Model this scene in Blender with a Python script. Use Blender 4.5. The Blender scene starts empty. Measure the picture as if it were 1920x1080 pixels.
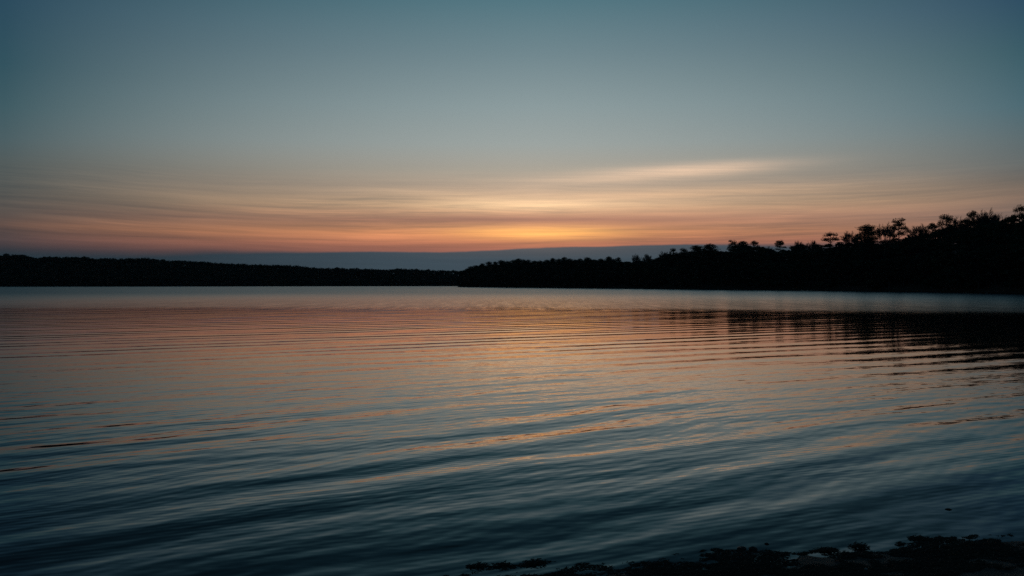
import bpy, math, random
import numpy as np

R = math.radians
scene = bpy.context.scene
col = scene.collection
rng = random.Random(7)
F = 1867.0          # focal length in photo pixels (1920 wide, 35 mm lens)
HZ = 533.5          # horizon row
HAZE = 0.00005
EYE = 1.6           # eye height above the lake

# ------------------------------------------------------------------ helpers
def s2l(c):
    out = []
    for v in c:
        v /= 255.0
        out.append(v / 12.92 if v <= 0.04045 else ((v + 0.055) / 1.055) ** 2.4)
    return out

def tag(o, label=None, cat=None, group=None, kind=None):
    if label: o['label'] = label
    if cat: o['category'] = cat
    if group: o['group'] = group
    if kind: o['kind'] = kind
    return o

def mesh(name, verts, faces, mat=None, smooth=False):
    me = bpy.data.meshes.new(name)
    me.from_pydata([tuple(v) for v in verts], [], faces)
    if mat: me.materials.append(mat)
    if smooth:
        me.polygons.foreach_set('use_smooth', [True] * len(me.polygons))
    me.update()
    return me

def link(name, me, parent=None, loc=(0, 0, 0), rz=0.0, scale=(1, 1, 1)):
    o = bpy.data.objects.new(name, me)
    col.objects.link(o)
    o.parent = parent
    o.location = loc
    o.rotation_euler = (0, 0, rz)
    o.scale = scale
    return o

class NT:
    """small node-tree writer"""
    def __init__(s, tree):
        s.t = tree
        s.n = tree.nodes
        s.l = tree.links
    def put(s, sock, v):
        if v is None: return
        if isinstance(v, bpy.types.NodeSocket): s.l.new(v, sock)
        else:
            if hasattr(sock.default_value, '__len__') and not hasattr(v, '__len__'):
                v = [v] * len(sock.default_value)
            if hasattr(v, '__len__') and len(sock.default_value) == 4 and len(v) == 3: v = list(v) + [1]
            sock.default_value = v
    def m(s, op, a, b=None, c=None, clamp=False):
        n = s.n.new('ShaderNodeMath'); n.operation = op; n.use_clamp = clamp
        for k, v in enumerate((a, b, c)): s.put(n.inputs[k], v)
        return n.outputs[0]
    def vm(s, op, a, b=None, scale=None):
        n = s.n.new('ShaderNodeVectorMath'); n.operation = op
        s.put(n.inputs[0], a); s.put(n.inputs[1], b)
        if scale is not None: s.put(n.inputs['Scale'], scale)
        return n.outputs['Value'] if op in ('DOT_PRODUCT', 'LENGTH') else n.outputs[0]
    def comb(s, x, y, z):
        n = s.n.new('ShaderNodeCombineXYZ')
        for k, v in enumerate((x, y, z)): s.put(n.inputs[k], v)
        return n.outputs[0]
    def sep(s, v):
        n = s.n.new('ShaderNodeSeparateXYZ'); s.put(n.inputs[0], v)
        return n.outputs
    def noise(s, vec, scale=1.0, detail=2.0, rough=0.5, dist=0.0):
        n = s.n.new('ShaderNodeTexNoise'); s.put(n.inputs['Vector'], vec)
        s.put(n.inputs['Scale'], scale); s.put(n.inputs['Detail'], detail)
        s.put(n.inputs['Roughness'], rough); s.put(n.inputs['Distortion'], dist)
        return n
    def sstep(s, v, a, b, lo=0.0, hi=1.0):
        n = s.n.new('ShaderNodeMapRange'); n.interpolation_type = 'SMOOTHSTEP'
        for k, x in enumerate((v, a, b, lo, hi)): s.put(n.inputs[k], x)
        return n.outputs[0]
    def mix(s, f, a, b, typ='RGBA', blend='MIX'):
        n = s.n.new('ShaderNodeMix'); n.data_type = typ
        if typ == 'RGBA':
            n.blend_type = blend
            s.put(n.inputs[0], f); s.put(n.inputs[6], a); s.put(n.inputs[7], b)
            return n.outputs[2]
        s.put(n.inputs[0], f); s.put(n.inputs[2], a); s.put(n.inputs[3], b)
        return n.outputs[0]
    def ramp(s, fac, stops):
        n = s.n.new('ShaderNodeValToRGB'); e = n.color_ramp.elements
        while len(e) < len(stops): e.new(0.5)
        for k, (p, c) in enumerate(sorted(stops)):
            e[k].position = p; e[k].color = list(c) + [1]
        s.put(n.inputs[0], fac)
        return n.outputs[0]
    def gauss(s, v, c, w):
        t = s.m('DIVIDE', s.m('SUBTRACT', v, c), w)
        return s.m('EXPONENT', s.m('MULTIPLY', s.m('MULTIPLY', t, t), -1.0))

def material(name):
    m = bpy.data.materials.new(name); m.use_nodes = True
    nt = NT(m.node_tree)
    return m, nt, nt.n['Principled BSDF']

# ------------------------------------------------------------------ materials
def rough_material(name, c1, c2, scale, rough=0.9, bump=0.0):
    m, nt, b = material(name)
    g = nt.n.new('ShaderNodeNewGeometry')
    nz = nt.noise(g.outputs['Position'], scale, 5, 0.6)
    c = nt.mix(nz.outputs[0], c1, c2)
    nt.put(b.inputs['Base Color'], c)
    b.inputs['Roughness'].default_value = rough
    b.inputs['Specular IOR Level'].default_value = 0.25
    if bump:
        bp = nt.n.new('ShaderNodeBump'); bp.inputs['Strength'].default_value = bump
        bp.inputs['Distance'].default_value = 0.02
        nt.put(bp.inputs['Height'], nt.noise(g.outputs['Position'], scale * 6, 6, 0.65).outputs[0])
        nt.put(b.inputs['Normal'], bp.outputs[0])
    return m

MAT_NEEDLE = rough_material('pine_needles', (0.018, 0.040, 0.022), (0.045, 0.075, 0.035), 0.5)
MAT_LEAF = rough_material('thicket_leaves', (0.022, 0.040, 0.020), (0.050, 0.070, 0.035), 0.4)
MAT_BARK = rough_material('bark', (0.050, 0.040, 0.032), (0.10, 0.08, 0.065), 3.0)
MAT_TWIG = rough_material('grey_twigs', (0.060, 0.052, 0.046), (0.11, 0.095, 0.085), 2.0)
MAT_EARTH = rough_material('leaf_litter', (0.030, 0.024, 0.018), (0.060, 0.048, 0.034), 0.3)
MAT_SAND = rough_material('wet_sand', (0.042, 0.037, 0.032), (0.100, 0.085, 0.070), 9.0, 0.75, 0.6)
MAT_WEED = rough_material('wet_weed', (0.026, 0.023, 0.018), (0.100, 0.078, 0.054), 22.0, 0.85)
MAT_STONE = rough_material('wet_stone', (0.020, 0.019, 0.018), (0.050, 0.046, 0.042), 30.0, 0.55, 0.5)
MAT_PALE = rough_material('pale_pebble', (0.22, 0.21, 0.19), (0.38, 0.36, 0.33), 60.0, 0.6)
MAT_WOOD = rough_material('driftwood', (0.018, 0.015, 0.012), (0.040, 0.032, 0.026), 40.0, 0.7)
MAT_HULL = rough_material('painted_hull', (0.55, 0.56, 0.55), (0.68, 0.68, 0.66), 2.0, 0.5)

# water: dielectric surface, dark body, ripples as slopes of real wave trains
def water_material():
    m, nt, b = material('lake_water')
    g = nt.n.new('ShaderNodeNewGeometry')
    P = g.outputs['Position']
    x, y, _ = nt.sep(P)
    # slow warping of the wave trains, so crests bend and wander
    wz = nt.noise(nt.vm('MULTIPLY', P, (1, 1, 0)), 0.16, 3, 0.55)
    warp = nt.m('MULTIPLY', nt.m('SUBTRACT', wz.outputs[0], 0.5), 7.0)
    wz2 = nt.noise(nt.vm('ADD', P, (31, 7, 0)), 0.75, 3, 0.5)
    warp2 = nt.m('MULTIPLY', nt.m('SUBTRACT', wz2.outputs[0], 0.5), 5.0)
    def trains(rows, k0, lo=0.2, hi=1.55):
        sx, sy = None, None
        for k, (lam, ang, slope, psc, w1, w2, sharp) in enumerate(rows):
            k += k0
            dx, dy = -math.sin(R(ang)), math.cos(R(ang))
            w = 2 * math.pi / lam
            ph = nt.m('ADD', nt.m('MULTIPLY', x, dx * w), nt.m('MULTIPLY', y, dy * w))
            ph = nt.m('ADD', ph, nt.m('MULTIPLY', warp, w1))
            ph = nt.m('ADD', ph, nt.m('MULTIPLY', warp2, w2))
            ph = nt.m('ADD', ph, k * 2.1)
            # groups: each train swells and dies away over a few wavelengths
            pz = nt.noise(nt.vm('ADD', P, (17.0 * k + 3, 9.0 * k, 0)), psc, 2, 0.5)
            amp = nt.sstep(pz.outputs[0], 0.30, 0.72, lo * slope, hi * slope)
            c = nt.m('COSINE', ph)
            if sharp:   # rounded crests, narrow backs
                c = nt.m('SUBTRACT', c, nt.m('MULTIPLY', nt.m('COSINE', nt.m('MULTIPLY', ph, 2.0)), sharp))
            c = nt.m('MULTIPLY', c, amp)
            cx, cy = nt.m('MULTIPLY', c, dx), nt.m('MULTIPLY', c, dy)
            sx = cx if sx is None else nt.m('ADD', sx, cx)
            sy = cy if sy is None else nt.m('ADD', sy, cy)
        return nt.comb(sx, sy, 0.0)
    calm = nt.sstep(y, 58.0, 76.0, 1.0, 0.35)
    long_s = nt.vm('SCALE', trains(LONG, 0, 0.35, 1.4), scale=nt.m('MULTIPLY', nt.sstep(y, 11.0, 24.0, 0.3, 1.0), calm))
    near_s = nt.vm('SCALE', trains(NEAR, 5, 0.7, 1.35), scale=nt.sstep(y, 7.5, 17.5, 1.4, 0.12))
    short_s = nt.vm('SCALE', trains(SHORT, 10), scale=nt.m('MULTIPLY', nt.sstep(y, 8.0, 24.0, 1.5, SHORT_FAR), calm))
    # short wind ripple, stretched along the crests
    mp = nt.n.new('ShaderNodeMapping'); mp.inputs['Rotation'].default_value = (0, 0, R(-30))
    mp.inputs['Scale'].default_value = (0.30, 1.0, 1)
    nt.put(mp.inputs[0], P)
    n1 = nt.noise(mp.outputs[0], 3.2, 3, 0.55)
    n2 = nt.noise(mp.outputs[0], 13.0, 2, 0.5)
    def slope_of(n, a):
        v = nt.vm('SCALE', nt.vm('SUBTRACT', n.outputs[1], (0.5, 0.5, 0.5)), scale=a)
        return nt.vm('MULTIPLY', v, (0.6, 1.0, 0.0))
    fade = nt.sstep(y, 10.0, 36.0, 1.0, 0.16)
    n3 = nt.noise(mp.outputs[0], 34.0, 2, 0.5)
    S = nt.vm('ADD', nt.vm('ADD', slope_of(n1, RIP1), slope_of(n2, RIP2)), slope_of(n3, 0.03))
    S = nt.vm('ADD', nt.vm('ADD', nt.vm('ADD', long_s, near_s), short_s), nt.vm('SCALE', S, scale=fade))
    # the ripples run in to the beach, so their steeper faces look shoreward
    S = nt.vm('ADD', S, nt.comb(0.0, nt.m('ADD', nt.sstep(y, 5.5, 11.0, LEAN, 0.0), nt.m('MULTIPLY', nt.sstep(y, 10.5, 14.0, 0.0, 0.001), nt.sstep(y, 17.0, 26.0, 1.0, 0.0))), 0.0))
    # breeze patch out on the lake: rougher surface, starts along a wandering line
    ez = nt.noise(nt.vm('MULTIPLY', P, (0.03, 0.03, 0)), 1.0, 4, 0.6)
    lim = nt.m('ADD', 65.0, nt.m('MULTIPLY', nt.m('MAXIMUM', x, 0.0), -0.42))
    q = nt.m('ADD', nt.m('SUBTRACT', y, lim), nt.m('MULTIPLY', nt.m('SUBTRACT', ez.outputs[0], 0.5), 16.0))
    zone = nt.sstep(q, -6.0, 9.0)
    fz = nt.noise(nt.vm('MULTIPLY', P, (2.2, 0.13, 0)), 1.0, 3, 0.6)
    S = nt.vm('ADD', S, nt.vm('SCALE', slope_of(fz, ZSLOPE), scale=zone))
    gust = nt.m('ADD', nt.sstep(x, 14.0, 44.0, 0.0, 0.024), nt.sstep(x, -60.0, -18.0, 0.022, 0.0))
    gust = nt.m('ADD', nt.sstep(q, 8.0, 170.0, 0.0, 0.034), nt.m('MULTIPLY', gust, nt.sstep(q, 0.0, 25.0)))
    S = nt.vm('ADD', S, nt.comb(0.0, nt.m('MULTIPLY', gust, zone), 0.0))
    N = nt.vm('NORMALIZE', nt.vm('ADD', nt.vm('MULTIPLY', S, (-1, -1, 0)), (0, 0, 1)))
    rise = nt.sstep(q, 0.0, 130.0, ZR0, ZR1)
    rough = nt.mix(zone, CALM_R, rise, 'FLOAT')
    nt.put(b.inputs['Base Color'], (0.003, 0.008, 0.010))
    nt.put(b.inputs['Roughness'], rough)
    b.inputs['IOR'].default_value = 1.333
    nt.put(b.inputs['Normal'], N)
    return m

#        wavelength, crest angle, slope, patch scale, slow warp, quick warp, back sharpness
LONG = [(1.40, 30, 0.0125, 0.05, 0.45, 0.15, 0.25), (1.05, 35, 0.0085, 0.07, 0.6, 0.25, 0.15), (2.3, 25, 0.004, 0.04, 0.3, 0.1, 0.2)]
NEAR = [(1.20, 38, 0.021, 0.10, 0.7, 0.20, 0), (0.88, 44, 0.014, 0.14, 0.9, 0.35, 0)]
SHORT = [(0.62, 33, 0.010, 0.20, 1.2, 0.8, 0), (0.42, 25, 0.009, 0.30, 1.6, 1.0, 0),
         (0.30, 50, 0.010, 0.40, 2.0, 1.0, 0), (0.19, 34, 0.010, 0.6, 2.0, 1.2, 0), (0.13, 56, 0.009, 0.8, 2.0, 1.4, 0), (0.085, 30, 0.008, 0.9, 2.0, 1.6, 0)]
LEAN = 0.041
SHORT_FAR = 0.12
RIP1, RIP2 = 0.045, 0.060
ZSLOPE = 0.06
ZR0, ZR1 = 0.14, 0.265
CALM_R = 0.04
MAT_WATER = water_material()

# ------------------------------------------------------------------ sky
def build_world():
    w = bpy.data.worlds.new('World'); scene.world = w; w.use_nodes = True
    nt = NT(w.node_tree)
    bg = nt.n['Background']
    tc = nt.n.new('ShaderNodeTexCoord')
    x, y, z = nt.sep(tc.outputs['Generated'])
    DEG = 180 / math.pi
    el = nt.m('MAXIMUM', nt.m('MULTIPLY', nt.m('ARCSINE', z), DEG), 0.0)
    az = nt.m('MULTIPLY', nt.m('ARCTAN2', x, y), DEG)
    pos = nt.m('SQRT', nt.m('DIVIDE', el, 90.0))
    def stops(px, rows, tail):
        a = math.atan((px - 960) / F); out = []
        for yy, c in rows:
            e = max(0.0, math.degrees(math.atan((HZ - yy) / F * math.cos(a))))
            out.append((math.sqrt(e / 90), s2l(c)))
        for e, c in tail: out.append((math.sqrt(e / 90), s2l(c)))
        return out
    tail_c = [(18, (66, 102, 114)), (22, (42, 76, 92)), (30, (26, 50, 63)), (50, (18, 38, 50)), (90, (14, 30, 40))]
    tail_s = [(17, (35, 63, 80)), (22, (25, 48, 63)), (40, (18, 38, 50)), (90, (14, 30, 40))]
    C = stops(1010, [(0, (84, 119, 130)), (100, (113, 136, 143)), (200, (141, 157, 159)), (270, (158, 166, 163)),
                     (320, (174, 166, 152)), (350, (190, 168, 146)), (385, (212, 174, 138)), (412, (205, 150, 118)),
                     (437, (226, 152, 104)), (455, (204, 131, 99)), (470, (172, 112, 94)), (533, (120, 88, 80))], tail_c)
    L = stops(30, [(0, (44, 75, 93)), (120, (51, 83, 95)), (200, (64, 92, 100)), (260, (76, 96, 101)),
                   (310, (85, 93, 92)), (360, (86, 87, 84)), (400, (88, 80, 76)), (425, (88, 74, 70)),
                   (450, (76, 65, 67)), (470, (60, 57, 62)), (533, (42, 50, 58))], tail_s)
    Rr = stops(1890, [(0, (46, 77, 98)), (100, (58, 92, 103)), (200, (76, 106, 116)), (260, (92, 108, 112)),
                      (310, (102, 107, 106)), (345, (116, 106, 97)), (370, (130, 110, 97)), (400, (120, 102, 94)),
                      (440, (108, 86, 82)), (470, (96, 78, 78)), (533, (60, 62, 68))], tail_s)
    B = [(0.0, s2l((36, 50, 60))), (math.sqrt(8 / 90), s2l((40, 62, 76))), (math.sqrt(25 / 90), s2l((26, 50, 66))),
         (1.0, s2l((15, 33, 47)))]
    rc, rl, rr, rb = nt.ramp(pos, C), nt.ramp(pos, L), nt.ramp(pos, Rr), nt.ramp(pos, B)
    da = nt.m('SUBTRACT', az, 1.5)
    t = nt.m('MINIMUM', nt.m('DIVIDE', nt.m('ABSOLUTE', da), nt.sstep(da, -5, 5, 28.5, 26.0)), 1.0)
    wgt = nt.m('SUBTRACT', 1.0, nt.m('POWER', t, nt.mix(nt.sstep(da, -4, 4), nt.sstep(el, 4.3, 8.5, 0.98, 1.62), nt.m('ADD', nt.sstep(el, 3.2, 4.6, 0.98, 1.38), nt.sstep(el, 4.6, 8.0, 0.0, 0.24)), 'FLOAT')))
    side = nt.mix(nt.sstep(da, -4, 4), rl, rr)
    back = nt.sstep(nt.m('ABSOLUTE', da), 28.0, 120.0)
    c = nt.mix(back, nt.mix(wgt, side, rc), rb)

    # thin streaks of high cloud, long in azimuth and thin in elevation
    lowwarp = nt.noise(nt.comb(nt.m('MULTIPLY', az, 0.05), nt.m('MULTIPLY', el, 0.25), 4.0), 1.0, 2)
    elw = nt.m('ADD', el, nt.m('MULTIPLY', nt.m('SUBTRACT', lowwarp.outputs[0], 0.5), 1.1))
    azc = nt.m('MINIMUM', nt.m('ABSOLUTE', az), 40.0)
    elw = nt.m('SUBTRACT', elw, nt.m('MULTIPLY', nt.m('MULTIPLY', azc, azc), 0.0005))
    ns = nt.noise(nt.comb(nt.m('MULTIPLY', az, 0.055), nt.m('MULTIPLY', elw, 1.15), 2.3), 1.0, 5, 0.58)
    nf = nt.noise(nt.comb(nt.m('MULTIPLY', az, 0.10), nt.m('MULTIPLY', elw, 3.6), 9.1), 1.0, 4, 0.6)
    nfib = nt.noise(nt.comb(nt.m('MULTIPLY', az, 0.22), nt.m('ADD', nt.m('MULTIPLY', elw, 8.5), nt.m('MULTIPLY', az, 0.10)), 5.7), 1.0, 5, 0.65, 0.6)
    nsel = nt.noise(nt.comb(nt.m('MULTIPLY', az, 0.09), nt.m('MULTIPLY', el, 0.6), 12.0), 1.0, 2)
    fib = nt.m('MULTIPLY', nt.m('SUBTRACT', nfib.outputs[0], 0.5), nt.sstep(nsel.outputs[0], 0.40, 0.62, 0.3, 1.6))
    n = nt.m('ADD', nt.m('MULTIPLY', nt.m('SUBTRACT', ns.outputs[0], 0.5), 1.9),
             nt.m('MULTIPLY', nt.m('SUBTRACT', nf.outputs[0], 0.5), 1.2))
    n = nt.m('ADD', n, fib)
    msk = nt.m('MULTIPLY', nt.sstep(el, 1.5, 2.4), nt.sstep(el, 3.6, 7.2, 1.0, 0.0))
    msk = nt.m('MULTIPLY', msk, nt.sstep(nt.m('ABSOLUTE', da), 24.0, 60.0, 1.0, 0.2))
    n = nt.m('MULTIPLY', n, msk)
    gain = nt.vm('ADD', nt.vm('SCALE', (0.66, 0.50, 0.34), scale=n), (1, 1, 1))
    c = nt.vm('MULTIPLY', c, nt.vm('MAXIMUM', gain, (0.3, 0.3, 0.3)))

    fine = nt.m('ADD', nt.m('ADD', -0.15, nt.m('MULTIPLY', nf.outputs[0], 1.1)), nt.m('MULTIPLY', nfib.outputs[0], 1.2))
    def streak(c, azc, azw, elc, elw_, amt, tilt=0.0, use=True):
        cen = nt.m('ADD', elc, nt.m('MULTIPLY', nt.m('SUBTRACT', az, azc), tilt))
        f = nt.m('MULTIPLY', nt.gauss(el, cen, elw_), nt.gauss(az, azc, azw))
        if use: f = nt.m('MULTIPLY', f, fine)
        return nt.vm('ADD', c, nt.vm('SCALE', amt, scale=f))
    c = streak(c, 10.6, 4.7, 6.48, 0.34, (0.33, 0.18, 0.095), 0.035)
    c = streak(c, 6.0, 5.5, 6.10, 0.45, (0.15, 0.085, 0.045), 0.05)
    c = streak(c, 9.0, 8.0, 5.15, 0.30, (0.09, 0.04, 0.01), 0.02)
    c = streak(c, 0.5, 5.5, 4.55, 0.34, (0.36, 0.24, 0.12))
    c = streak(c, -3.0, 4.0, 5.05, 0.22, (0.14, 0.085, 0.04), -0.05)
    c = streak(c, 5.0, 8.5, 4.95, 0.75, (0.085, 0.06, 0.04))
    c = streak(c, 1.6, 4.4, 2.98, 0.38, (0.46, 0.26, 0.03))
    c = streak(c, -7.0, 6.0, 2.72, 0.32, (0.16, 0.055, 0.02))
    c = streak(c, -11.0, 6.0, 4.05, 0.18, (0.10, 0.045, 0.018), -0.01)
    c = streak(c, -24.0, 5.0, 3.15, 0.30, (0.035, 0.012, 0.004))
    dk = nt.m('MULTIPLY', nt.gauss(el, 3.74, 0.24), nt.gauss(az, 1.0, 10.0))
    c = nt.vm('MULTIPLY', c, nt.vm('ADD', (1, 1, 1), nt.vm('SCALE', (-0.36, -0.34, -0.22), scale=nt.m('MULTIPLY', dk, fine))))

    # low slate-coloured cloud bank with a crisp upper edge in the middle
    edge = nt.m('ADD', nt.sstep(az, -4.0, 3.0, 1.87, 2.17), nt.sstep(az, 3.0, 11.0, 0.0, 0.13))
    edn = nt.noise(nt.comb(nt.m('MULTIPLY', az, 0.22), 0.0, 6.0), 1.0, 4, 0.55)
    edge = nt.m('ADD', edge, nt.m('MULTIPLY', nt.m('SUBTRACT', edn.outputs[0], 0.5), 0.24))
    soft = nt.m('ADD', nt.sstep(az, -24.0, -9.0, 0.55, 0.08), nt.sstep(az, 9.0, 20.0, 0.0, 0.35))
    bank = nt.sstep(el, nt.m('SUBTRACT', edge, soft), nt.m('ADD', edge, nt.m('MULTIPLY', soft, 0.6)), 1.0, 0.0)
    bank = nt.m('MULTIPLY', bank, nt.sstep(nt.m('ABSOLUTE', da), 22.0, 60.0, 0.95, 0.4))
    bl = nt.mix(nt.sstep(az, -24.0, -2.0), s2l((37, 54, 64)), s2l((57, 78, 89)))
    bl = nt.mix(nt.sstep(az, 6.0, 24.0), bl, s2l((54, 65, 74)))
    bl = nt.mix(nt.m('MULTIPLY', nt.sstep(el, 1.3, 2.1), nt.gauss(az, 2.0, 7.0)), bl, s2l((83, 90, 95)))
    bl = nt.vm('SCALE', bl, scale=nt.m('ADD', 0.84, nt.m('MULTIPLY', nf.outputs[0], 0.32)))
    c = nt.mix(bank, c, bl)

    # a little of the physical sky model, sun just up behind the bank
    sky = nt.n.new('ShaderNodeTexSky'); sky.sky_type = 'NISHITA'; sky.sun_disc = False
    sky.sun_elevation = R(SUN_EL); sky.sun_rotation = R(SUN_AZ)
    c = nt.vm('ADD', c, nt.vm('SCALE', sky.outputs[0], scale=NISHITA))
    nt.put(bg.inputs[0], c)
    bg.inputs[1].default_value = 1.0

SUN_EL, SUN_AZ, NISHITA = -1.5, 1.6, 0.0001
build_world()
sun = bpy.data.lights.new('sun', 'SUN'); sun.energy = 2.0; sun.angle = R(0.5); sun.color = (1.0, 0.72, 0.45)
so = bpy.data.objects.new('sun', sun); col.objects.link(so)
# the sun has just set: it shines up from below the horizon behind the cloud bank
dvec = np.array([math.sin(R(SUN_AZ)) * math.cos(R(SUN_EL)), math.cos(R(SUN_AZ)) * math.cos(R(SUN_EL)), math.sin(R(SUN_EL))])
import mathutils
so.rotation_euler = mathutils.Vector(dvec).to_track_quat('Z', 'Y').to_euler()
so.location = (0, 30, 40)

# ------------------------------------------------------------------ camera
cam = bpy.data.cameras.new('camera'); cam.sensor_width = 36; cam.lens = 36 * F / 1920
cam.clip_end = 20000; cam.clip_start = 0.05
co = bpy.data.objects.new('camera', cam); col.objects.link(co)
co.location = (0, 0, EYE)
pitch = math.atan((HZ - 540) / F)   # aims slightly below the horizon
co.rotation_euler = (R(90) + pitch, 0, 0)
scene.camera = co

# ------------------------------------------------------------------ water, ground
def sheet(name, half, zc, mat, step=None):
    v = [(-half, -60, zc), (half, -60, zc), (half, half * 1.5, zc), (-half, half * 1.5, zc)]
    return link(name, mesh(name, v, [(0, 1, 2, 3)], mat))
tag(sheet('ground', 6000, -2.5, MAT_EARTH), kind='structure')
tag(sheet('water', 6000, 0.0, MAT_WATER), kind='structure')

def vnoise(x, y, seed=0):
    """cheap value noise, numpy friendly"""
    x = np.asarray(x, float); y = np.asarray(y, float)
    xi, yi = np.floor(x), np.floor(y); xf, yf = x - xi, y - yi
    h = lambda a, b: np.modf(np.abs(np.sin(a * 127.1 + b * 311.7 + seed * 74.7) * 43758.5453))[0]
    u, v = xf * xf * (3 - 2 * xf), yf * yf * (3 - 2 * yf)
    return (h(xi, yi) * (1 - u) + h(xi + 1, yi) * u) * (1 - v) + (h(xi, yi + 1) * (1 - u) + h(xi + 1, yi + 1) * u) * v

def fbm(x, y, seed=0, o=4):
    s, a, t = 0, 1, 0
    for k in range(o):
        s = s + a * vnoise(np.asarray(x) * 2 ** k, np.asarray(y) * 2 ** k, seed + k); t += a; a *= 0.5
    return s / t

# near beach: shelves into the lake along a slanting shoreline
def beach_z(x, y):
    ys = 5.34 + 0.27 * x + (fbm(x * 1.6, y * 0.3, 3) - 0.5) * 0.30
    t = ys - y
    z = np.where(t > 0, 0.055 * t, 0.10 * t)
    return np.minimum(z + (fbm(x * 7, y * 7, 11) - 0.5) * 0.035, 0.40)
xs = np.concatenate([np.linspace(-40, -3, 40), np.arange(-2.95, 7.0, 0.035), np.linspace(7.1, 40, 40)])
ys = np.concatenate([np.linspace(-30, 3.9, 40), np.arange(3.95, 7.6, 0.035), np.linspace(7.7, 16, 10)])
GX, GY = np.meshgrid(xs, ys)
GZ = beach_z(GX, GY)
V = np.stack([GX.ravel(), GY.ravel(), GZ.ravel()], 1)
nx, ny = len(xs), len(ys)
FC = [(j * nx + i, j * nx + i + 1, (j + 1) * nx + i + 1, (j + 1) * nx + i) for j in range(ny - 1) for i in range(nx - 1)]
tag(link('beach', mesh('beach', V, FC, MAT_SAND, True)), kind='structure')

# wooded banks as terrain strips
RIGHT = [(-34, 690), (-37, 645), (-20, 595), (10.7, 498), (35, 418), (58, 339), (73, 295), (83.4, 264), (91, 220), (93, 181), (97, 120), (112, 60), (150, 10), (230, -30)]
RIGHT = np.array(RIGHT, float)
RN = np.array([0.95, 0.31])
FARS = np.array([(-900, 560), (-620, 690), (-401, 780), (-280, 860), (-160, 950), (-59, 1000), (100, 1040), (420, 1060)], float)
FN = np.array([-0.25, 0.97])
def along(P, t):
    k = min(int(t), len(P) - 2); f = t - k
    return P[k] * (1 - f) + P[k + 1] * f
def right_h(s, y):
    hm = np.interp(y, [120, 230, 300, 340, 400, 460, 640], [17, 17, 16.5, 15.5, 13, 11.5, 7.5])
    return -0.6 + 0.9 * min(max(s, 0) / 3, 1) + hm * (1 - math.exp(-max(s - 2, 0) / 34))
def far_h(s, x):
    hm = np.interp(x, [-620, -401, -250, -120, -50, 100], [21, 20, 14.5, 8.5, 5.5, 5.5])
    return -0.6 + 0.9 * min(max(s, 0) / 4, 1) + hm * (1 - math.exp(-max(s - 3, 0) / 45))
def strip(name, P, n, hf, mat, reach):
    offs = [-8, -2, 0, 1.5, 3, 6, 10, 16, 24, 36, 55, 80, 120, 200, reach]
    T = np.linspace(0, len(P) - 1.001, (len(P) - 1) * 10)
    V, Fc = [], []
    for i, t in enumerate(T):
        p = along(P, t)
        wob = (fbm(t * 3.1, 0.5, 5) - 0.5) * 6
        for o in offs:
            q = p + n * (o + wob * 0.35)
            z = hf(o, q) + (0 if o < 3 else (fbm(q[0] * .05, q[1] * .05, 2) - 0.5) * 1.2)
            V.append((q[0], q[1], z if o >= 0 else -0.6 + 0.25 * o))
    m = len(offs)
    for i in range(len(T) - 1):
        for j in range(m - 1):
            a = i * m + j
            Fc.append((a, a + 1, a + m + 1, a + m))
    return tag(link(name, mesh(name, V, Fc, mat, True)), kind='structure')
strip('bank', RIGHT, RN, lambda s, q: right_h(s, q[1]), MAT_EARTH, 500)
strip('hills', FARS, FN, lambda s, q: far_h(s, q[0]), MAT_EARTH, 900)

# ------------------------------------------------------------------ tree builders
def tube(V, Fc, pts, rad, n=5):
    """tapered tube through pts"""
    base = len(V)
    for i, p in enumerate(pts):
        d = np.array(pts[min(i + 1, len(pts) - 1)]) - np.array(pts[max(i - 1, 0)])
        d = d / (np.linalg.norm(d) + 1e-9)
        a = np.cross(d, (0.31, 0.95, 0.05) if abs(d[2]) > 0.5 else (0, 0, 1)); a /= np.linalg.norm(a)
        b = np.cross(d, a)
        for k in range(n):
            th = 2 * math.pi * k / n
            V.append(tuple(np.array(p) + rad[i] * (math.cos(th) * a + math.sin(th) * b)))
    for i in range(len(pts) - 1):
        for k in range(n):
            k2 = (k + 1) % n
            Fc.append((base + i * n + k, base + i * n + k2, base + (i + 1) * n + k2, base + (i + 1) * n + k))
    Fc.append(tuple(base + (len(pts) - 1) * n + k for k in range(n)))

def tuft(V, Fc, c, size, r, flat=0.5):
    """one needle tuft / leaf spray: a small ragged four-cornered face"""
    a = np.array([r.gauss(0, 1), r.gauss(0, 1), r.gauss(0, 1) * flat]); a /= np.linalg.norm(a) + 1e-9
    b = np.array([r.gauss(0, 1), r.gauss(0, 1), r.gauss(0, 1)]); b -= a * np.dot(a, b); b /= np.linalg.norm(b) + 1e-9
    L, W = size * r.uniform(0.7, 1.4), size * r.uniform(0.25, 0.6)
    k = len(V)
    V += [tuple(c - a * L * .5), tuple(c + b * W * .5 - a * L * .05), tuple(c + a * L * .5), tuple(c - b * W * .5 + a * L * .1)]
    Fc.append((k, k + 1, k + 2, k + 3))

def pad(V, Fc, c, rx, rz, n, size, r):
    for _ in range(n):
        u = r.random() ** 0.45; th = r.uniform(0, 2 * math.pi); cz = r.uniform(-1, 1)
        sr = math.sqrt(1 - cz * cz)
        zz = cz * rz * u
        if cz < 0: zz *= 0.45
        tuft(V, Fc, np.array(c) + np.array([rx * u * sr * math.cos(th), rx * u * sr * math.sin(th), zz]), size, r)

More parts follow.
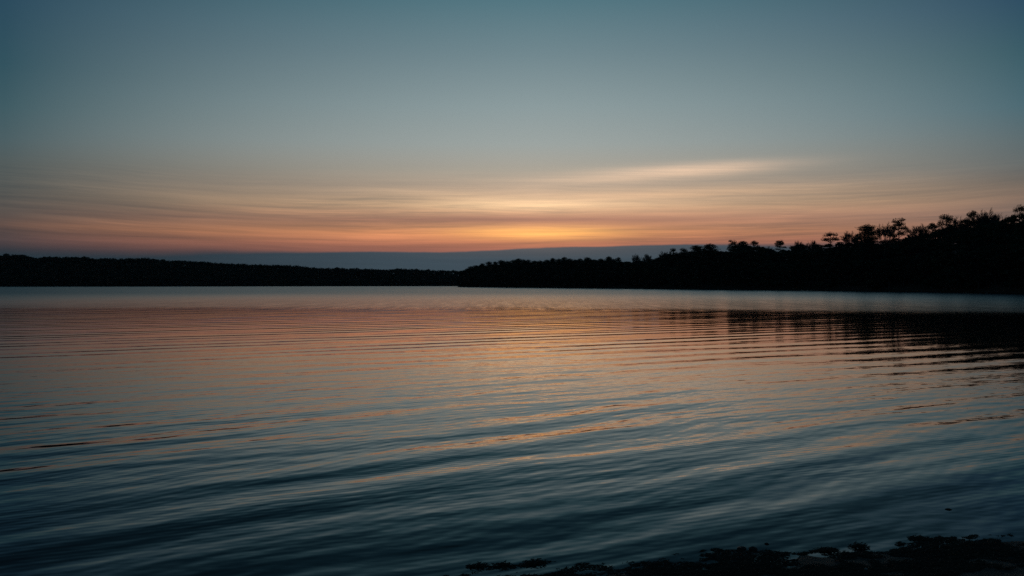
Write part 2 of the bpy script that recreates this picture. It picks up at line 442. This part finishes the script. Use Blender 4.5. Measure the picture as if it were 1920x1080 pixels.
def pine(seed, H=15.0, W=2.5, lo=0.45, npad=26, dens=60, dome=0.6):
    r = random.Random(seed)
    tv, tf, cv, cf = [], [], [], []
    bx, by = r.uniform(-.4, .4), r.uniform(-.4, .4)
    ax = lambda f: np.array([bx * math.sin(f * 2.2), by * math.sin(f * 1.7), H * f])
    fs = [0, .03, .15, .3, .45, .6, .75, .88, .97]
    tube(tv, tf, [ax(f) for f in fs], [.30, .23, .20, .18, .16, .13, .09, .05, .02], 7)
    for i in range(npad):
        f = lo + (0.985 - lo) * ((i + r.random() * .8) / npad)
        g = (f - lo) / (1 - lo)
        prof = (0.55 + 1.2 * g) if g < 0.40 else math.sqrt(max(0.10, 1 - ((g - 0.40) / 0.66) ** 2))
        prof = min(prof, 1.0)
        L = W * prof * r.uniform(0.55, 1.1)
        th = i * 2.399 + r.uniform(-.5, .5)
        p0 = ax(f - 0.035)
        rise = L * r.uniform(0.05, 0.35)
        tip = p0 + np.array([L * math.cos(th), L * math.sin(th), rise])
        mid = (p0 + tip) * .5 + np.array([0, 0, -0.06 * L])
        tube(tv, tf, [p0, mid, tip], [.065, .045, .02], 4)
        m = 1 + int(L > 1.1) + int(L > 1.9)
        for k in range(m):
            q = tip * (1 - k * 0.38 / 1) + p0 * (k * 0.38)
            q = q + np.array([r.uniform(-.3, .3), r.uniform(-.3, .3), r.uniform(0, .25)])
            pad(cv, cf, q, r.uniform(.75, 1.2) * (W / 2.5), r.uniform(.42, .70), int(dens * 1.35 * r.uniform(.7, 1.3)), .33, r)
    pad(cv, cf, ax(.985), .75 * W / 2.5, .6, dens, .32, r)
    return mesh('pine_trunk', tv, tf, MAT_BARK), mesh('pine_crown', cv, cf, MAT_NEEDLE)

def bare(seed, H=14.0, W=6.5):
    """leafless broadleaf: limbs rise from mid trunk to a rounded fan of fine twigs"""
    r = random.Random(seed)
    tv, tf, cv, cf = [], [], [], []
    top = np.array([r.uniform(-.3, .3), r.uniform(-.3, .3), H * .97])
    tube(tv, tf, [np.array([0, 0, 0]), np.array([.05, 0, H * .25]), top * .5 + np.array([.1, 0, .1]), top * .75, top], [.22, .18, .13, .08, .04], 6)
    def spray(p, d, L, rad, lvl):
        q1 = p + d * L * .5 + np.array([r.gauss(0, .07), r.gauss(0, .07), r.uniform(0, .10)]) * L
        q2 = q1 + d * L * .5 + np.array([r.gauss(0, .10), r.gauss(0, .10), r.uniform(0, .14)]) * L
        tube(cv, cf, [p, q1, q2], [rad, rad * .8, rad * .5], 3)
        if lvl == 0: return
        for k in range(7 if lvl == 2 else 6):
            t = r.uniform(.25, 1)
            s0 = p * (1 - t) + q2 * t
            nd = d + np.array([r.gauss(0, .55), r.gauss(0, .55), r.uniform(-.1, .5)]); nd /= np.linalg.norm(nd)
            if nd[2] < .1: nd[2] = .15
            spray(s0, nd, L * r.uniform(.45, .7), max(rad * .6, .019), lvl - 1)
    n = 11
    for k in range(n):
        th = k * 2.399 + r.uniform(-.3, .3)
        rr = W * .42 * math.sqrt((k + .5) / n)
        end = np.array([rr * math.cos(th), rr * math.sin(th), H * (.95 - .22 * (rr / (W * .5)) ** 2) + r.uniform(-.4, .3)])
        z0 = H * r.uniform(.34, .62)
        p0 = np.array([.05, 0, z0])
        mid = p0 * .45 + end * .55 + np.array([math.cos(th), math.sin(th), -.3]) * rr * .18
        tube(cv, cf, [p0, mid, end], [.075, .055, .034], 4)
        for m in range(8):
            t = r.uniform(.0, 1.0)
            p = mid * (1 - t) + end * t
            d = (end - mid) / np.linalg.norm(end - mid) + np.array([r.gauss(0, .5), r.gauss(0, .5), r.uniform(0, .3)])
            spray(p, d / np.linalg.norm(d), r.uniform(.9, 1.7), .036, 2)
    k = H / max(v[2] for v in cv)
    cv = [(v[0], v[1], v[2] * k) for v in cv]; tv = [(v[0], v[1], v[2] * k) for v in tv]
    return mesh('bare_trunk', tv, tf, MAT_TWIG), mesh('bare_crown', cv, cf, MAT_TWIG)

def thicket(seed, H=10.0, W=3.6, n=2800, size=.75):
    r = random.Random(seed)
    tv, tf, cv, cf = [], [], [], []
    tube(tv, tf, [np.array([0, 0, 0]), np.array([.1, 0, H * .4]), np.array([0, .1, H * .8])], [.22, .16, .05], 6)
    for k in range(7):
        th = k * 2.4; L = W * .6
        tube(tv, tf, [np.array([0, 0, H * (.2 + .07 * k)]), np.array([L * math.cos(th), L * math.sin(th), H * (.32 + .08 * k)])], [.08, .03], 4)
    lobes = []
    for k in range(24):
        f = r.random(); th = r.uniform(0, 6.28); rr = W * math.sqrt(max(0.05, 1 - (f * 1.0 - .35) ** 2 * 1.8)) * r.uniform(.35, .85)
        lobes.append((rr * math.cos(th), rr * math.sin(th), H * (0.06 + .84 * f), r.uniform(.8, 1.5)))
    for c in lobes:
        pad(cv, cf, c[:3], c[3], c[3] * .8, n // 24, size, r)
    pad(cv, cf, (0, 0, H * .90), 1.1, H * .09, n // 20, size, r)
    return mesh('thicket_trunk', tv, tf, MAT_BARK), mesh('thicket_crown', cv, cf, MAT_LEAF)

def cloud_pine(seed, H=15.0, W=2.6, depth=.30, rings=((.30, 5, .95), (.62, 5, .75), (.86, 4, .40)), gap=.03, leaf=.30):
    """pine seen from afar: bare trunk under a domed head of a few big rounded needle clouds"""
    r = random.Random(seed)
    tv, tf, cv, cf = [], [], [], []
    bx, by = r.uniform(-.35, .35), r.uniform(-.35, .35)
    ax = lambda f: np.array([bx * math.sin(f * 2.2), by * math.sin(f * 1.7), H * f])
    fs = [0, .03, .15, .35, .55, .75, .88, .96]
    tube(tv, tf, [ax(f) for f in fs], [.30, .24, .21, .19, .17, .13, .09, .04], 7)
    for k in range(5):      # short dead limbs under the crown
        f = r.uniform(.45, 1 - depth); th = r.uniform(0, 6.28); L = r.uniform(.5, 1.2)
        tube(tv, tf, [ax(f), ax(f) + np.array([L * math.cos(th), L * math.sin(th), L * .2])], [.05, .015], 4)
    for g, n, rad in rings:
        t0 = r.uniform(0, 6.28)
        for k in range(n):
            if r.random() < gap: continue
            th = t0 + 2 * math.pi * k / n + r.uniform(-.35, .35)
            rr = W * rad * r.uniform(.62, 1.05)
            f = 1 - depth + depth * (g + r.uniform(-.13, .13))
            c = ax(f) + np.array([rr * math.cos(th), rr * math.sin(th), r.uniform(0, .3)])
            p0 = ax(f - .05)
            tube(tv, tf, [p0, p0 * .45 + c * .55 - np.array([0, 0, .08 * rr]), c], [.08, .06, .025], 4)
            sz = W * r.uniform(.34, .48)
            pad(cv, cf, c, sz, sz * r.uniform(.72, .95), int(210 * r.uniform(.8, 1.2)), leaf, r)
            for _ in range(2):
                a = r.uniform(0, 6.28)
                pad(cv, cf, c + np.array([sz * .8 * math.cos(a), sz * .8 * math.sin(a), r.uniform(-.2, .3)]), sz * .5, sz * .40, 45, leaf * .9, r)
    pad(cv, cf, ax(.94), W * .46, H * .062, 240, leaf, r)
    return mesh('pine_trunk', tv, tf, MAT_BARK), mesh('pine_crown', cv, cf, MAT_NEEDLE)

PINES = [cloud_pine(11, depth=.34), cloud_pine(12, W=2.8, depth=.26, rings=((.25, 6, .95), (.65, 4, .65))),
         cloud_pine(13, W=2.4, depth=.28, gap=.2), cloud_pine(14, W=3.0, depth=.36, rings=((.15, 5, 1.0), (.42, 5, .85), (.70, 5, .62), (.88, 3, .35))),
         cloud_pine(15, W=2.9, depth=.24, rings=((.25, 6, .95), (.65, 5, .62)))]
DENSE = [pine(21, 15, 3.2, .30, 74, 66), pine(22, 15, 3.0, .26, 72, 64), pine(23, 15, 3.4, .34, 78, 64)]
BARES = [bare(31), bare(32), bare(33), bare(34)]
THICK = [thicket(41), thicket(42), thicket(43, 10, 3.2), thicket(44, 10, 4.0)]
print('faces', [len(a[1].polygons) for a in PINES + DENSE + BARES + THICK])

SIZES = {}
def size_of(pair):
    me = pair[1]
    if me.name not in SIZES:
        co = np.empty(len(me.vertices) * 3); me.vertices.foreach_get('co', co); co = co.reshape(-1, 3)
        r = np.hypot(co[:, 0], co[:, 1])
        SIZES[me.name] = (co[:, 2].max(), 2 * np.percentile(r, 96))
    return SIZES[me.name]

def tree(kind, pair, loc, H, W, base_h, base_w, label, cat, group=None, rz=0.0):
    base_h, base_w = size_of(pair)
    root = bpy.data.objects.new(kind, None); col.objects.link(root)
    root.location = loc; root.rotation_euler = (0, 0, rz); root.empty_display_size = 0.5
    root.scale = (W / base_w, W / base_w, H / base_h)
    tag(root, label, cat, group)
    link('trunk', pair[0], root)
    link('crown', pair[1], root)
    return root

def right_at(px, s):
    """point on the right bank seen along photo column px, s metres inland"""
    tx = (px - 960) / F
    best = None
    for t in np.linspace(1.0, len(RIGHT) - 1.01, 1200):
        q = along(RIGHT, t) + RN * s
        if q[1] < 5: continue
        e = abs(q[0] / q[1] - tx)
        if best is None or e < best[0]: best = (e, q)
    return best[1]

# skyline trees of the right bank: column, row of the top, crown width in px, kind, variant, inland, label
G_PINE = 'pines along the right bank skyline'
G_BARE = 'bare trees along the right bank skyline'
SKY = [
 (1910, 383, 30, 'P', 1, 10, 'layered pine at the far right end of the skyline, cut by the picture edge'),
 (1871, 398, 26, 'B', 1, 16, 'low leafless tree just left of the last pine at the right edge'),
 (1849, 388, 30, 'B', 0, 14, 'broad leafless tree fanning its twigs above the highest part of the right wood'),
 (1827, 393, 27, 'P', 4, 12, 'low flat-topped pine pressed against a broad leafless tree, second pine from the right edge'),
 (1799, 403, 24, 'B', 2, 15, 'small leafless tree between two flat-topped pines high on the right skyline'),
 (1772, 400, 34, 'P', 3, 12, 'wide lopsided pine with a rounded top and a low shelf of branches on its left'),
 (1749, 416, 22, 'P', 2, 14, 'short pine forming the low left shoulder of the wide lopsided pine'),
 (1726, 418, 36, 'B', 3, 14, 'wide leafless tree filling the gap right of the tall tiered pine'),
 (1686, 408, 32, 'P', 0, 10, 'tall tiered pine with its bare trunk showing, standing clear of the skyline'),
 (1661, 415, 30, 'B', 0, 14, 'leafless tree rising just left of the tall tiered pine'),
 (1625, 418, 36, 'D', 0, 10, 'dense bushy pine with a rounded top between two leafless trees'),
 (1597, 431, 28, 'B', 2, 14, 'round-headed leafless tree left of the dense bushy pine'),
 (1557, 434, 30, 'P', 1, 10, 'solitary dark pine at the first big step of the skyline, airy crown'),
 (1524, 449, 16, 'B', 1, 13, 'thin leafless tree just left of the solitary airy pine'),
 (1496, 449, 18, 'B', 3, 13, 'thin leafless tree in the low stretch between the forked pine and the airy pine'),
 (1463, 449, 23, 'P', 2, 10, 'small pine with a forked top rising alone from the low stretch of skyline'),
 (1441, 460, 14, 'B', 2, 13, 'tiny leafless tree left of the small forked pine'),
 (1412, 450, 20, 'P', 4, 10, 'rightmost of three pines clustered over the middle of the right bank'),
 (1395, 451, 24, 'D', 2, 12, 'full-crowned pine in the middle of a cluster of three'),
 (1374, 449, 20, 'P', 0, 10, 'open see-through pine at the left of a cluster of three'),
 (1333, 456, 28, 'D', 1, 10, 'large dome-crowned tree, the higher half of the twin dome on the right bank'),
 (1307, 459, 26, 'D', 2, 11, 'large dome-crowned tree, the lower left half of the twin dome on the right bank'),
 (1281, 464, 20, 'P', 3, 10, 'bushy pine leaning against the twin dome from the left'),
 (1262, 464, 15, 'P', 4, 10, 'slim open-crowned pine at the left foot of the twin dome'),
 (1247, 469, 18, 'B', 0, 12, 'fine-twigged leafless tree left of the slim open-crowned pine'),
 (1213, 475, 13, 'B', 1, 12, 'right one of two small leafless trees in the dip before the twin dome'),
 (1193, 475, 14, 'B', 3, 12, 'left one of two small leafless trees in the dip before the twin dome'),
]
for px, yt, wpx, k, v, s, lab in SKY:
    q = right_at(px, s)
    zb = right_h(s, q[1]) - 0.15
    H = EYE + (HZ - yt) / F * q[1] - zb
    W = wpx * (1.45 if k == 'B' else 1.15 if k == 'P' else 1.25) / F * q[1]
    rz = (px * 0.37) % 6.28
    if k == 'B': tree('bare_tree', BARES[v], (q[0], q[1], zb), H, W, 14, 7.5, lab, 'tree', G_BARE, rz)
    else:
        pr = PINES[v] if k == 'P' else DENSE[v]
        tree('pine_tree', pr, (q[0], q[1], zb), H, W, 15.3, 5.6 if k == 'P' else 6.6, lab, 'tree', G_PINE, rz)

# the low point at the middle of the lake: even, rounded crowns
PT = [(858, 506), (866, 504), (873, 502), (883, 498), (893, 496.5), (905, 493), (917, 489), (928, 489.5), (940, 487), (951, 488), (962, 486.5),
      (973, 484), (982, 485), (990, 486), (1001, 488), (1013, 487), (1025, 486), (1037, 483), (1048, 483.5), (1060, 481), (1069, 484),
      (1077, 485), (1088, 484), (1100, 481.5), (1113, 485), (1126, 484), (1140, 480), (1150, 484), (1160, 481.5)]
for i, (px, yt) in enumerate(PT):
    s = 6 + (i * 7 % 5)
    q = right_at(px, s); zb = right_h(s, q[1]) - .15
    H = EYE + (HZ - yt) / F * q[1] - zb
    W = rng.uniform(15, 21) / F * q[1]
    if px == 858: lab = 'outermost low tree at the tip of the point in the middle of the lake'
    else: lab = 'rounded dark crown in the even canopy of the wooded point at mid-lake'
    tree('canopy_tree', DENSE[i % 3], (q[0], q[1], zb), H, W, 15.3, 6.6, lab, 'tree', 'canopy of the wooded point', rng.uniform(0, 6))

# body of the wood: top line of the solid mass under the skyline trees
MASS = [(855, 510), (870, 506), (900, 497), (950, 490), (1000, 489), (1080, 486), (1160, 485), (1175, 488), (1215, 485), (1240, 478), (1262, 472), (1290, 467),
        (1345, 463), (1352, 471), (1375, 459), (1410, 458), (1440, 463), (1480, 463), (1500, 457), (1530, 455), (1560, 452), (1620, 448), (1660, 443), (1700, 441), (1735, 433),
        (1760, 420), (1790, 415), (1815, 408), (1860, 403), (1920, 401), (2100, 395), (2600, 350)]
mx, my = [a for a, b in MASS], [b for a, b in MASS]
lab_m = 'dark tree merged into the black body of the right bank wood'
lab_f = 'low dark tree at the water edge of the right bank wood'
n_fill = 0
for row, (s, frac, stepm, grp, lab) in enumerate([(3.5, .62, 6.2, 'low trees along the right water edge', lab_f), (8.5, .92, 5.6, 'trees filling the right bank wood', lab_m), (15, 1.0, 5.2, 'trees filling the right bank wood', lab_m)]):
    seg = np.linalg.norm(np.diff(RIGHT, axis=0), axis=1); cum = np.concatenate([[0], np.cumsum(seg)])
    L = cum[0] + 14 + rng.uniform(0, 4)
    while L < cum[-4] - 15:
        k = np.searchsorted(cum, L) - 1; f = (L - cum[k]) / seg[k]
        p = RIGHT[k] * (1 - f) + RIGHT[k + 1] * f
        si = s + rng.uniform(-1, 1)
        q = p + RN * si; px = 960 + F * q[0] / q[1]
        L += stepm * rng.uniform(.75, 1.25) * (1.0 if q[1] > 150 else 1.3)
        if px > 2040: continue
        zb = right_h(si, q[1]) - .15
        yt = np.interp(px, mx, my)
        H = (EYE + (HZ - yt) / F * q[1] - zb) * frac * rng.uniform(.90, 1.0)
        W = rng.uniform(6.5, 8.5)
        i = n_fill % 7
        if i < 5: tree('thicket_tree', THICK[n_fill % 4], (q[0], q[1], zb), H, W, 10.2, 7.6, lab, 'tree', grp, rng.uniform(0, 6))
        else: tree('thicket_tree', DENSE[n_fill % 3], (q[0], q[1], zb), H, W * .8, 15.3, 6.6, lab, 'tree', grp, rng.uniform(0, 6))
        n_fill += 1
print('fill trees', n_fill)

# far wood across the lake: one mass of distant crowns
FSK = [(-300, 470), (0, 479), (13, 478), (42, 479), (67, 483), (97, 482), (157, 482.5), (183, 485), (213, 484.5), (277, 484.5), (300, 487), (333, 488.5), (383, 490.5), (400, 493),
       (467, 495.5), (497, 496.5), (550, 497.5), (583, 502), (617, 503), (640, 502.5), (660, 502.5), (683, 503.5), (713, 506), (750, 503.5), (800, 505.5), (840, 507.5), (900, 509), (1100, 509)]
fx, fy = [a for a, b in FSK], [b for a, b in FSK]
def far_at(px, s):
    tx = (px - 960) / F; best = None
    for t in np.linspace(0, len(FARS) - 1.01, 900):
        q = along(FARS, t) + FN * s
        e = abs(q[0] / q[1] - tx)
        if best is None or e < best[0]: best = (e, q)
    return best[1]
fv, ff = [], []
r2 = random.Random(99)
for s, frac in ((3, .40), (10, .62), (22, .82), (45, .97), (60, .985)):
    px = -160.0
    while px < 1010:
        q = far_at(px, s); zb = far_h(s, q[0])
        top = EYE + (HZ - np.interp(px, fx, fy) - r2.uniform(-1.6, 1.7)) / F * q[1]
        top = zb + (top - zb) * (1.0 if frac > .95 else r2.uniform(.8, 1.1)) if frac > .95 else top * frac * r2.uniform(.9, 1.1)
        H = max(top - zb, 4.0)
        rw = r2.uniform(2.6, 4.4)
        c0 = np.array([q[0], q[1], zb])
        tube(fv, ff, [c0, c0 + np.array([0, 0, H * .8])], [.22, .08], 3)
        for _ in range(5 if frac < .95 else 9):
            g = r2.uniform(.25, .97); rr = rw * math.sqrt(max(.05, 1 - (g - .5) ** 2 * 3.2))
            c = c0 + np.array([r2.uniform(-.7, .7) * rr, r2.uniform(-.7, .7) * rr, H * g - .8])
            pad(fv, ff, c, rw * .55, 1.2, 18, 1.7, r2)
        pad(fv, ff, c0 + np.array([0, 0, H - 2.0]), rw * .8, 1.9, 34, 1.6, r2)
        px += r2.uniform(2.2, 4.4) * (1.25 if frac < .95 else 1)
tag(link('forest', mesh('forest', fv, ff, MAT_LEAF)), 'distant black wood across the lake, sloping down to the right', 'forest', kind='stuff')
for px, yt, wpx, k, v, lab in [
    (13, 474, 14, 'D', 0, 'round-headed tree standing highest at the left end of the far wood'),
    (42, 477, 15, 'D', 2, 'second raised crown from the left end of the far wood'),
    (97, 481, 11, 'B', 1, 'tiny leafless tree on the far ridge right of the two raised crowns'),
    (157, 480, 11, 'D', 1, 'small raised crown alone on the far left ridge'),
    (277, 481, 10, 'B', 3, 'small leafless tree where the far ridge starts to fall'),
    (630, 500.5, 8, 'D', 1, 'small raised crown low on the far ridge, nearer the middle of the lake')]:
    q = far_at(px, 48); zb = far_h(48, q[0]) - .2
    H = EYE + (HZ - yt) / F * q[1] - zb; W = wpx / F * q[1]
    if k == 'B': tree('bare_tree', BARES[v], (q[0], q[1], zb), H, W, 14, 7.5, lab, 'tree', 'trees standing out on the far ridge')
    else: tree('canopy_tree', DENSE[v], (q[0], q[1], zb), H, W, 15.3, 6.6, lab, 'tree', 'trees standing out on the far ridge')

# ------------------------------------------------------------------ small boat drawn up on the far shore
def boat(px):
    q = far_at(px, 2.5)
    root = bpy.data.objects.new('rowing_boat', None); col.objects.link(root)
    root.location = (q[0], q[1], .45); root.rotation_euler = (0, 0, R(12))
    tag(root, 'tiny pale boat lying at the foot of the far left wood', 'boat')
    V, Fc = [], []
    st = [(-1.9, .55, .42), (-1.2, .70, .36), (0, .78, .34), (1.1, .60, .38), (1.8, .22, .50), (2.1, .03, .60)]
    for x, w, h in st:
        for a in (-1, -.75, -.35, 0, .35, .75, 1):
            V.append((x, w * a, h * (abs(a) ** 2.2) - .12))
    m = 7
    for i in range(len(st) - 1):
        for j in range(m - 1):
            a = i * m + j; Fc.append((a, a + 1, a + m + 1, a + m))
    Fc.append(tuple(range(m)))
    h = link('hull', mesh('hull', V, Fc, MAT_HULL, True), root)
    sd = h.modifiers.new('thickness', 'SOLIDIFY'); sd.thickness = .04
    for x in (-.9, .4):
        V = [(x - .13, -.66, .16), (x + .13, -.66, .16), (x + .13, .66, .16), (x - .13, .66, .16)]
        V += [(a, b, .20) for a, b, c in V]
        link('seat', mesh('seat', V, [(3, 2, 1, 0), (4, 5, 6, 7), (0, 1, 5, 4), (1, 2, 6, 5), (2, 3, 7, 6), (3, 0, 4, 7)], MAT_WOOD), root)
boat(338)

# ------------------------------------------------------------------ foreground: washed-up weed, stones, twig
def at_water(px, py, z=0.0):
    d = (EYE - z) * F / (py - HZ)
    return (px - 960) / F * d, d

def leafbit(V, Fc, x, y, z, L, W, th, r, tilt=.35):
    a = np.array([math.cos(th), math.sin(th), r.uniform(-tilt, tilt)])
    b = np.array([-math.sin(th), math.cos(th), r.uniform(-tilt, tilt)])
    c = np.array([x, y, z]); k = len(V)
    lift = np.array([0, 0, r.uniform(0, .35) * L])
    V += [tuple(c - a * L / 2), tuple(c + b * W / 2), tuple(c + a * L / 2 + lift), tuple(c - b * W / 2), tuple(c + np.array([0, 0, W * .3]))]
    Fc += [(k, k + 1, k + 4), (k + 1, k + 2, k + 4), (k + 2, k + 3, k + 4), (k + 3, k, k + 4)]

EDGE = [(700, 1100), (790, 1086), (870, 1068), (940, 1060), (1010, 1056), (1070, 1056), (1130, 1047), (1180, 1051), (1250, 1044), (1300, 1038), (1350, 1030), (1400, 1027), (1450, 1036), (1500, 1042),
        (1540, 1033), (1600, 1026), (1640, 1030), (1700, 1022), (1740, 1010), (1780, 1012), (1850, 1002), (1920, 998), (2000, 990), (2200, 975)]
EP = np.array([at_water(*p) for p in EDGE])
wv, wf = [], []
r3 = random.Random(5)
def top_y(x): return np.interp(x, EP[:, 0], EP[:, 1])
count = 0
while count < 52000:
    x = r3.uniform(-1.0, 4.4); dep = r3.random() ** 1.25 * .80
    y = top_y(x) + .03 - dep
    if y < 4.2: continue
    n = .62 * float(fbm(x * 4.2 + .8 * y, y * 6.0 - 1.6 * x, 21, 3)) + .38 * float(fbm(x * 17 + 3 * y, y * 26.0 - 6 * x, 41, 3))
    lim = .565 - .16 * min(dep / .50, 1)
    if x < .9: lim += .10 * (0.9 - x)
    if n < lim: continue
    pile = (n - lim)
    z = max(float(beach_z(x, y)), -.006) + r3.uniform(0, .006 + .07 * min(pile, .28))
    leafbit(wv, wf, x, y, z, r3.uniform(.010, .036), r3.uniform(.004, .011), r3.uniform(-.6, .9) if r3.random() < .7 else r3.uniform(0, 6.3), r3, .15)
    count += 1
tag(link('water_weed', mesh('water_weed', wv, wf, MAT_WEED)), 'black wet weed and leaf litter washed up along the near shore', 'weed', kind='stuff')

def clump(px, py, w, n, label, tall=.02, ang=.15):
    x, y = at_water(px, py); V, Fc = [], []
    r = random.Random(int(px))
    for _ in range(int(n * .75)):
        u = max(-.6, min(.6, r.gauss(0, .3))); v = max(-.4, min(.4, r.gauss(0, .18)))
        leafbit(V, Fc, u * w * math.cos(ang) - v * w * math.sin(ang), u * w * math.sin(ang) + v * w * math.cos(ang),
                .002 + abs(r.gauss(0, 1)) * tall * math.exp(-u * u * 3) * .32, r.uniform(.012, .035), r.uniform(.006, .015), r.uniform(-.7, .9), r)
    tag(link('weed_clump', mesh('weed_clump', V, Fc, MAT_WEED), None, (x, y, 0)), label, 'weed', 'loose clumps of weed in the shallows')
clump(897, 1063, .11, 170, 'small dark weed clump at the far left end of the washed-up weed')
clump(945, 1061, .10, 150, 'low dark weed clump between two others at the left of the shore weed')
clump(1003, 1057, .15, 240, 'long ragged weed clump pointing up to the right, left of the shore mass', .02, .5)
clump(1551, 1033, .11, 260, 'flat oval weed clump with a pale rim of water, standing off the shore')
clump(1611, 1027, .10, 200, 'spiky dark weed piece with its left tip raised, right of the flat oval clump', .03, -.3)
clump(1725, 1011, .12, 260, 'flat weed clump floating highest towards the right corner', .02, .05)
clump(1762, 1010, .05, 60, 'tiny weed scrap just right of the flat floating clump')
clump(1688, 1021, .05, 50, 'tiny weed scrap left below the flat floating clump')

def stone(px, py, w, h, label, mat=MAT_STONE, name='stone', z=0.0):
    x, y = at_water(px, py, z); r = random.Random(int(px * 3)); V, Fc = [], []
    nu, nv = 14, 9
    ph = [r.uniform(0, 6.28) for _ in range(6)]
    for j in range(nv + 1):
        t = math.pi * j / nv
        for i in range(nu):
            a = 2 * math.pi * i / nu
            k = 1 + .10 * math.sin(2 * a + ph[0] + t) + .07 * math.sin(3 * a + ph[1] - 2 * t) + .06 * math.sin(5 * t + ph[2] + a)
            V.append((w * .5 * k * math.sin(t) * math.cos(a), w * .42 * k * math.sin(t) * math.sin(a), h * .5 * k * math.cos(t) + h * .25))
    for j in range(nv):
        for i in range(nu):
            Fc.append((j * nu + i, j * nu + (i + 1) % nu, (j + 1) * nu + (i + 1) % nu, (j + 1) * nu + i))
    zz = z
    tag(link(name, mesh(name, V, Fc, mat, True), None, (x, y, zz), r.uniform(0, 3)), label, 'stone')
stone(1391, 1030, .060, .020, 'dark rounded stone, left and flatter of a pair at the weed edge')
stone(1412, 1032, .060, .028, 'dark round stone, right and taller of a pair at the weed edge')
stone(1624, 1069, .020, .014, 'small pale pebble on the black sand near the bottom edge', MAT_PALE, 'pebble', .03)

def twig(px, py, L, th, label, name='twig'):
    x, y = at_water(px, py); V, Fc = [], []
    tube(V, Fc, [np.array([-L / 2, 0, .001]), np.array([-.1 * L, .06 * L, .001]), np.array([.2 * L, 0, .001]), np.array([L / 2, .1 * L, .001])], [.004, .010, .009, .002], 6)
    tag(link(name, mesh(name, V, Fc, MAT_WOOD, True), None, (x, y, 0), th), label, 'twig')
twig(1779, 956, .045, -.55, 'short dark twig drifting alone on open water above the right corner')
twig(1438, 1021, .030, -.8, 'thin dark twig floating just beyond the pair of stones')

# ------------------------------------------------------------------ evening air
hv = [(x, y, z) for z in (-3.6, 70) for x, y in ((-1500, -80), (1500, -80), (1500, 2000), (-1500, 2000))]
hm = bpy.data.materials.new('evening_air'); hm.use_nodes = True
ht = NT(hm.node_tree); ht.n.remove(ht.n['Principled BSDF'])
pv = ht.n.new('ShaderNodeVolumePrincipled'); pv.inputs['Color'].default_value = (.85, .92, 1, 1)
pv.inputs['Density'].default_value = HAZE
ht.l.new(pv.outputs[0], ht.n['Material Output'].inputs['Volume'])
tag(link('haze', mesh('haze', hv, [(3, 2, 1, 0), (4, 5, 6, 7), (0, 1, 5, 4), (1, 2, 6, 5), (2, 3, 7, 6), (3, 0, 4, 7)], hm)), 'thin bluish evening air over the lake', 'haze', kind='stuff')

# ------------------------------------------------------------------ render settings
scene.view_settings.view_transform = 'Standard'
scene.view_settings.look = 'None'
scene.view_settings.exposure = 0.0
scene.view_settings.gamma = 1.0
scene.cycles.use_denoising = False
scene.cycles.max_bounces = 4
scene.cycles.sample_clamp_indirect = 3.0
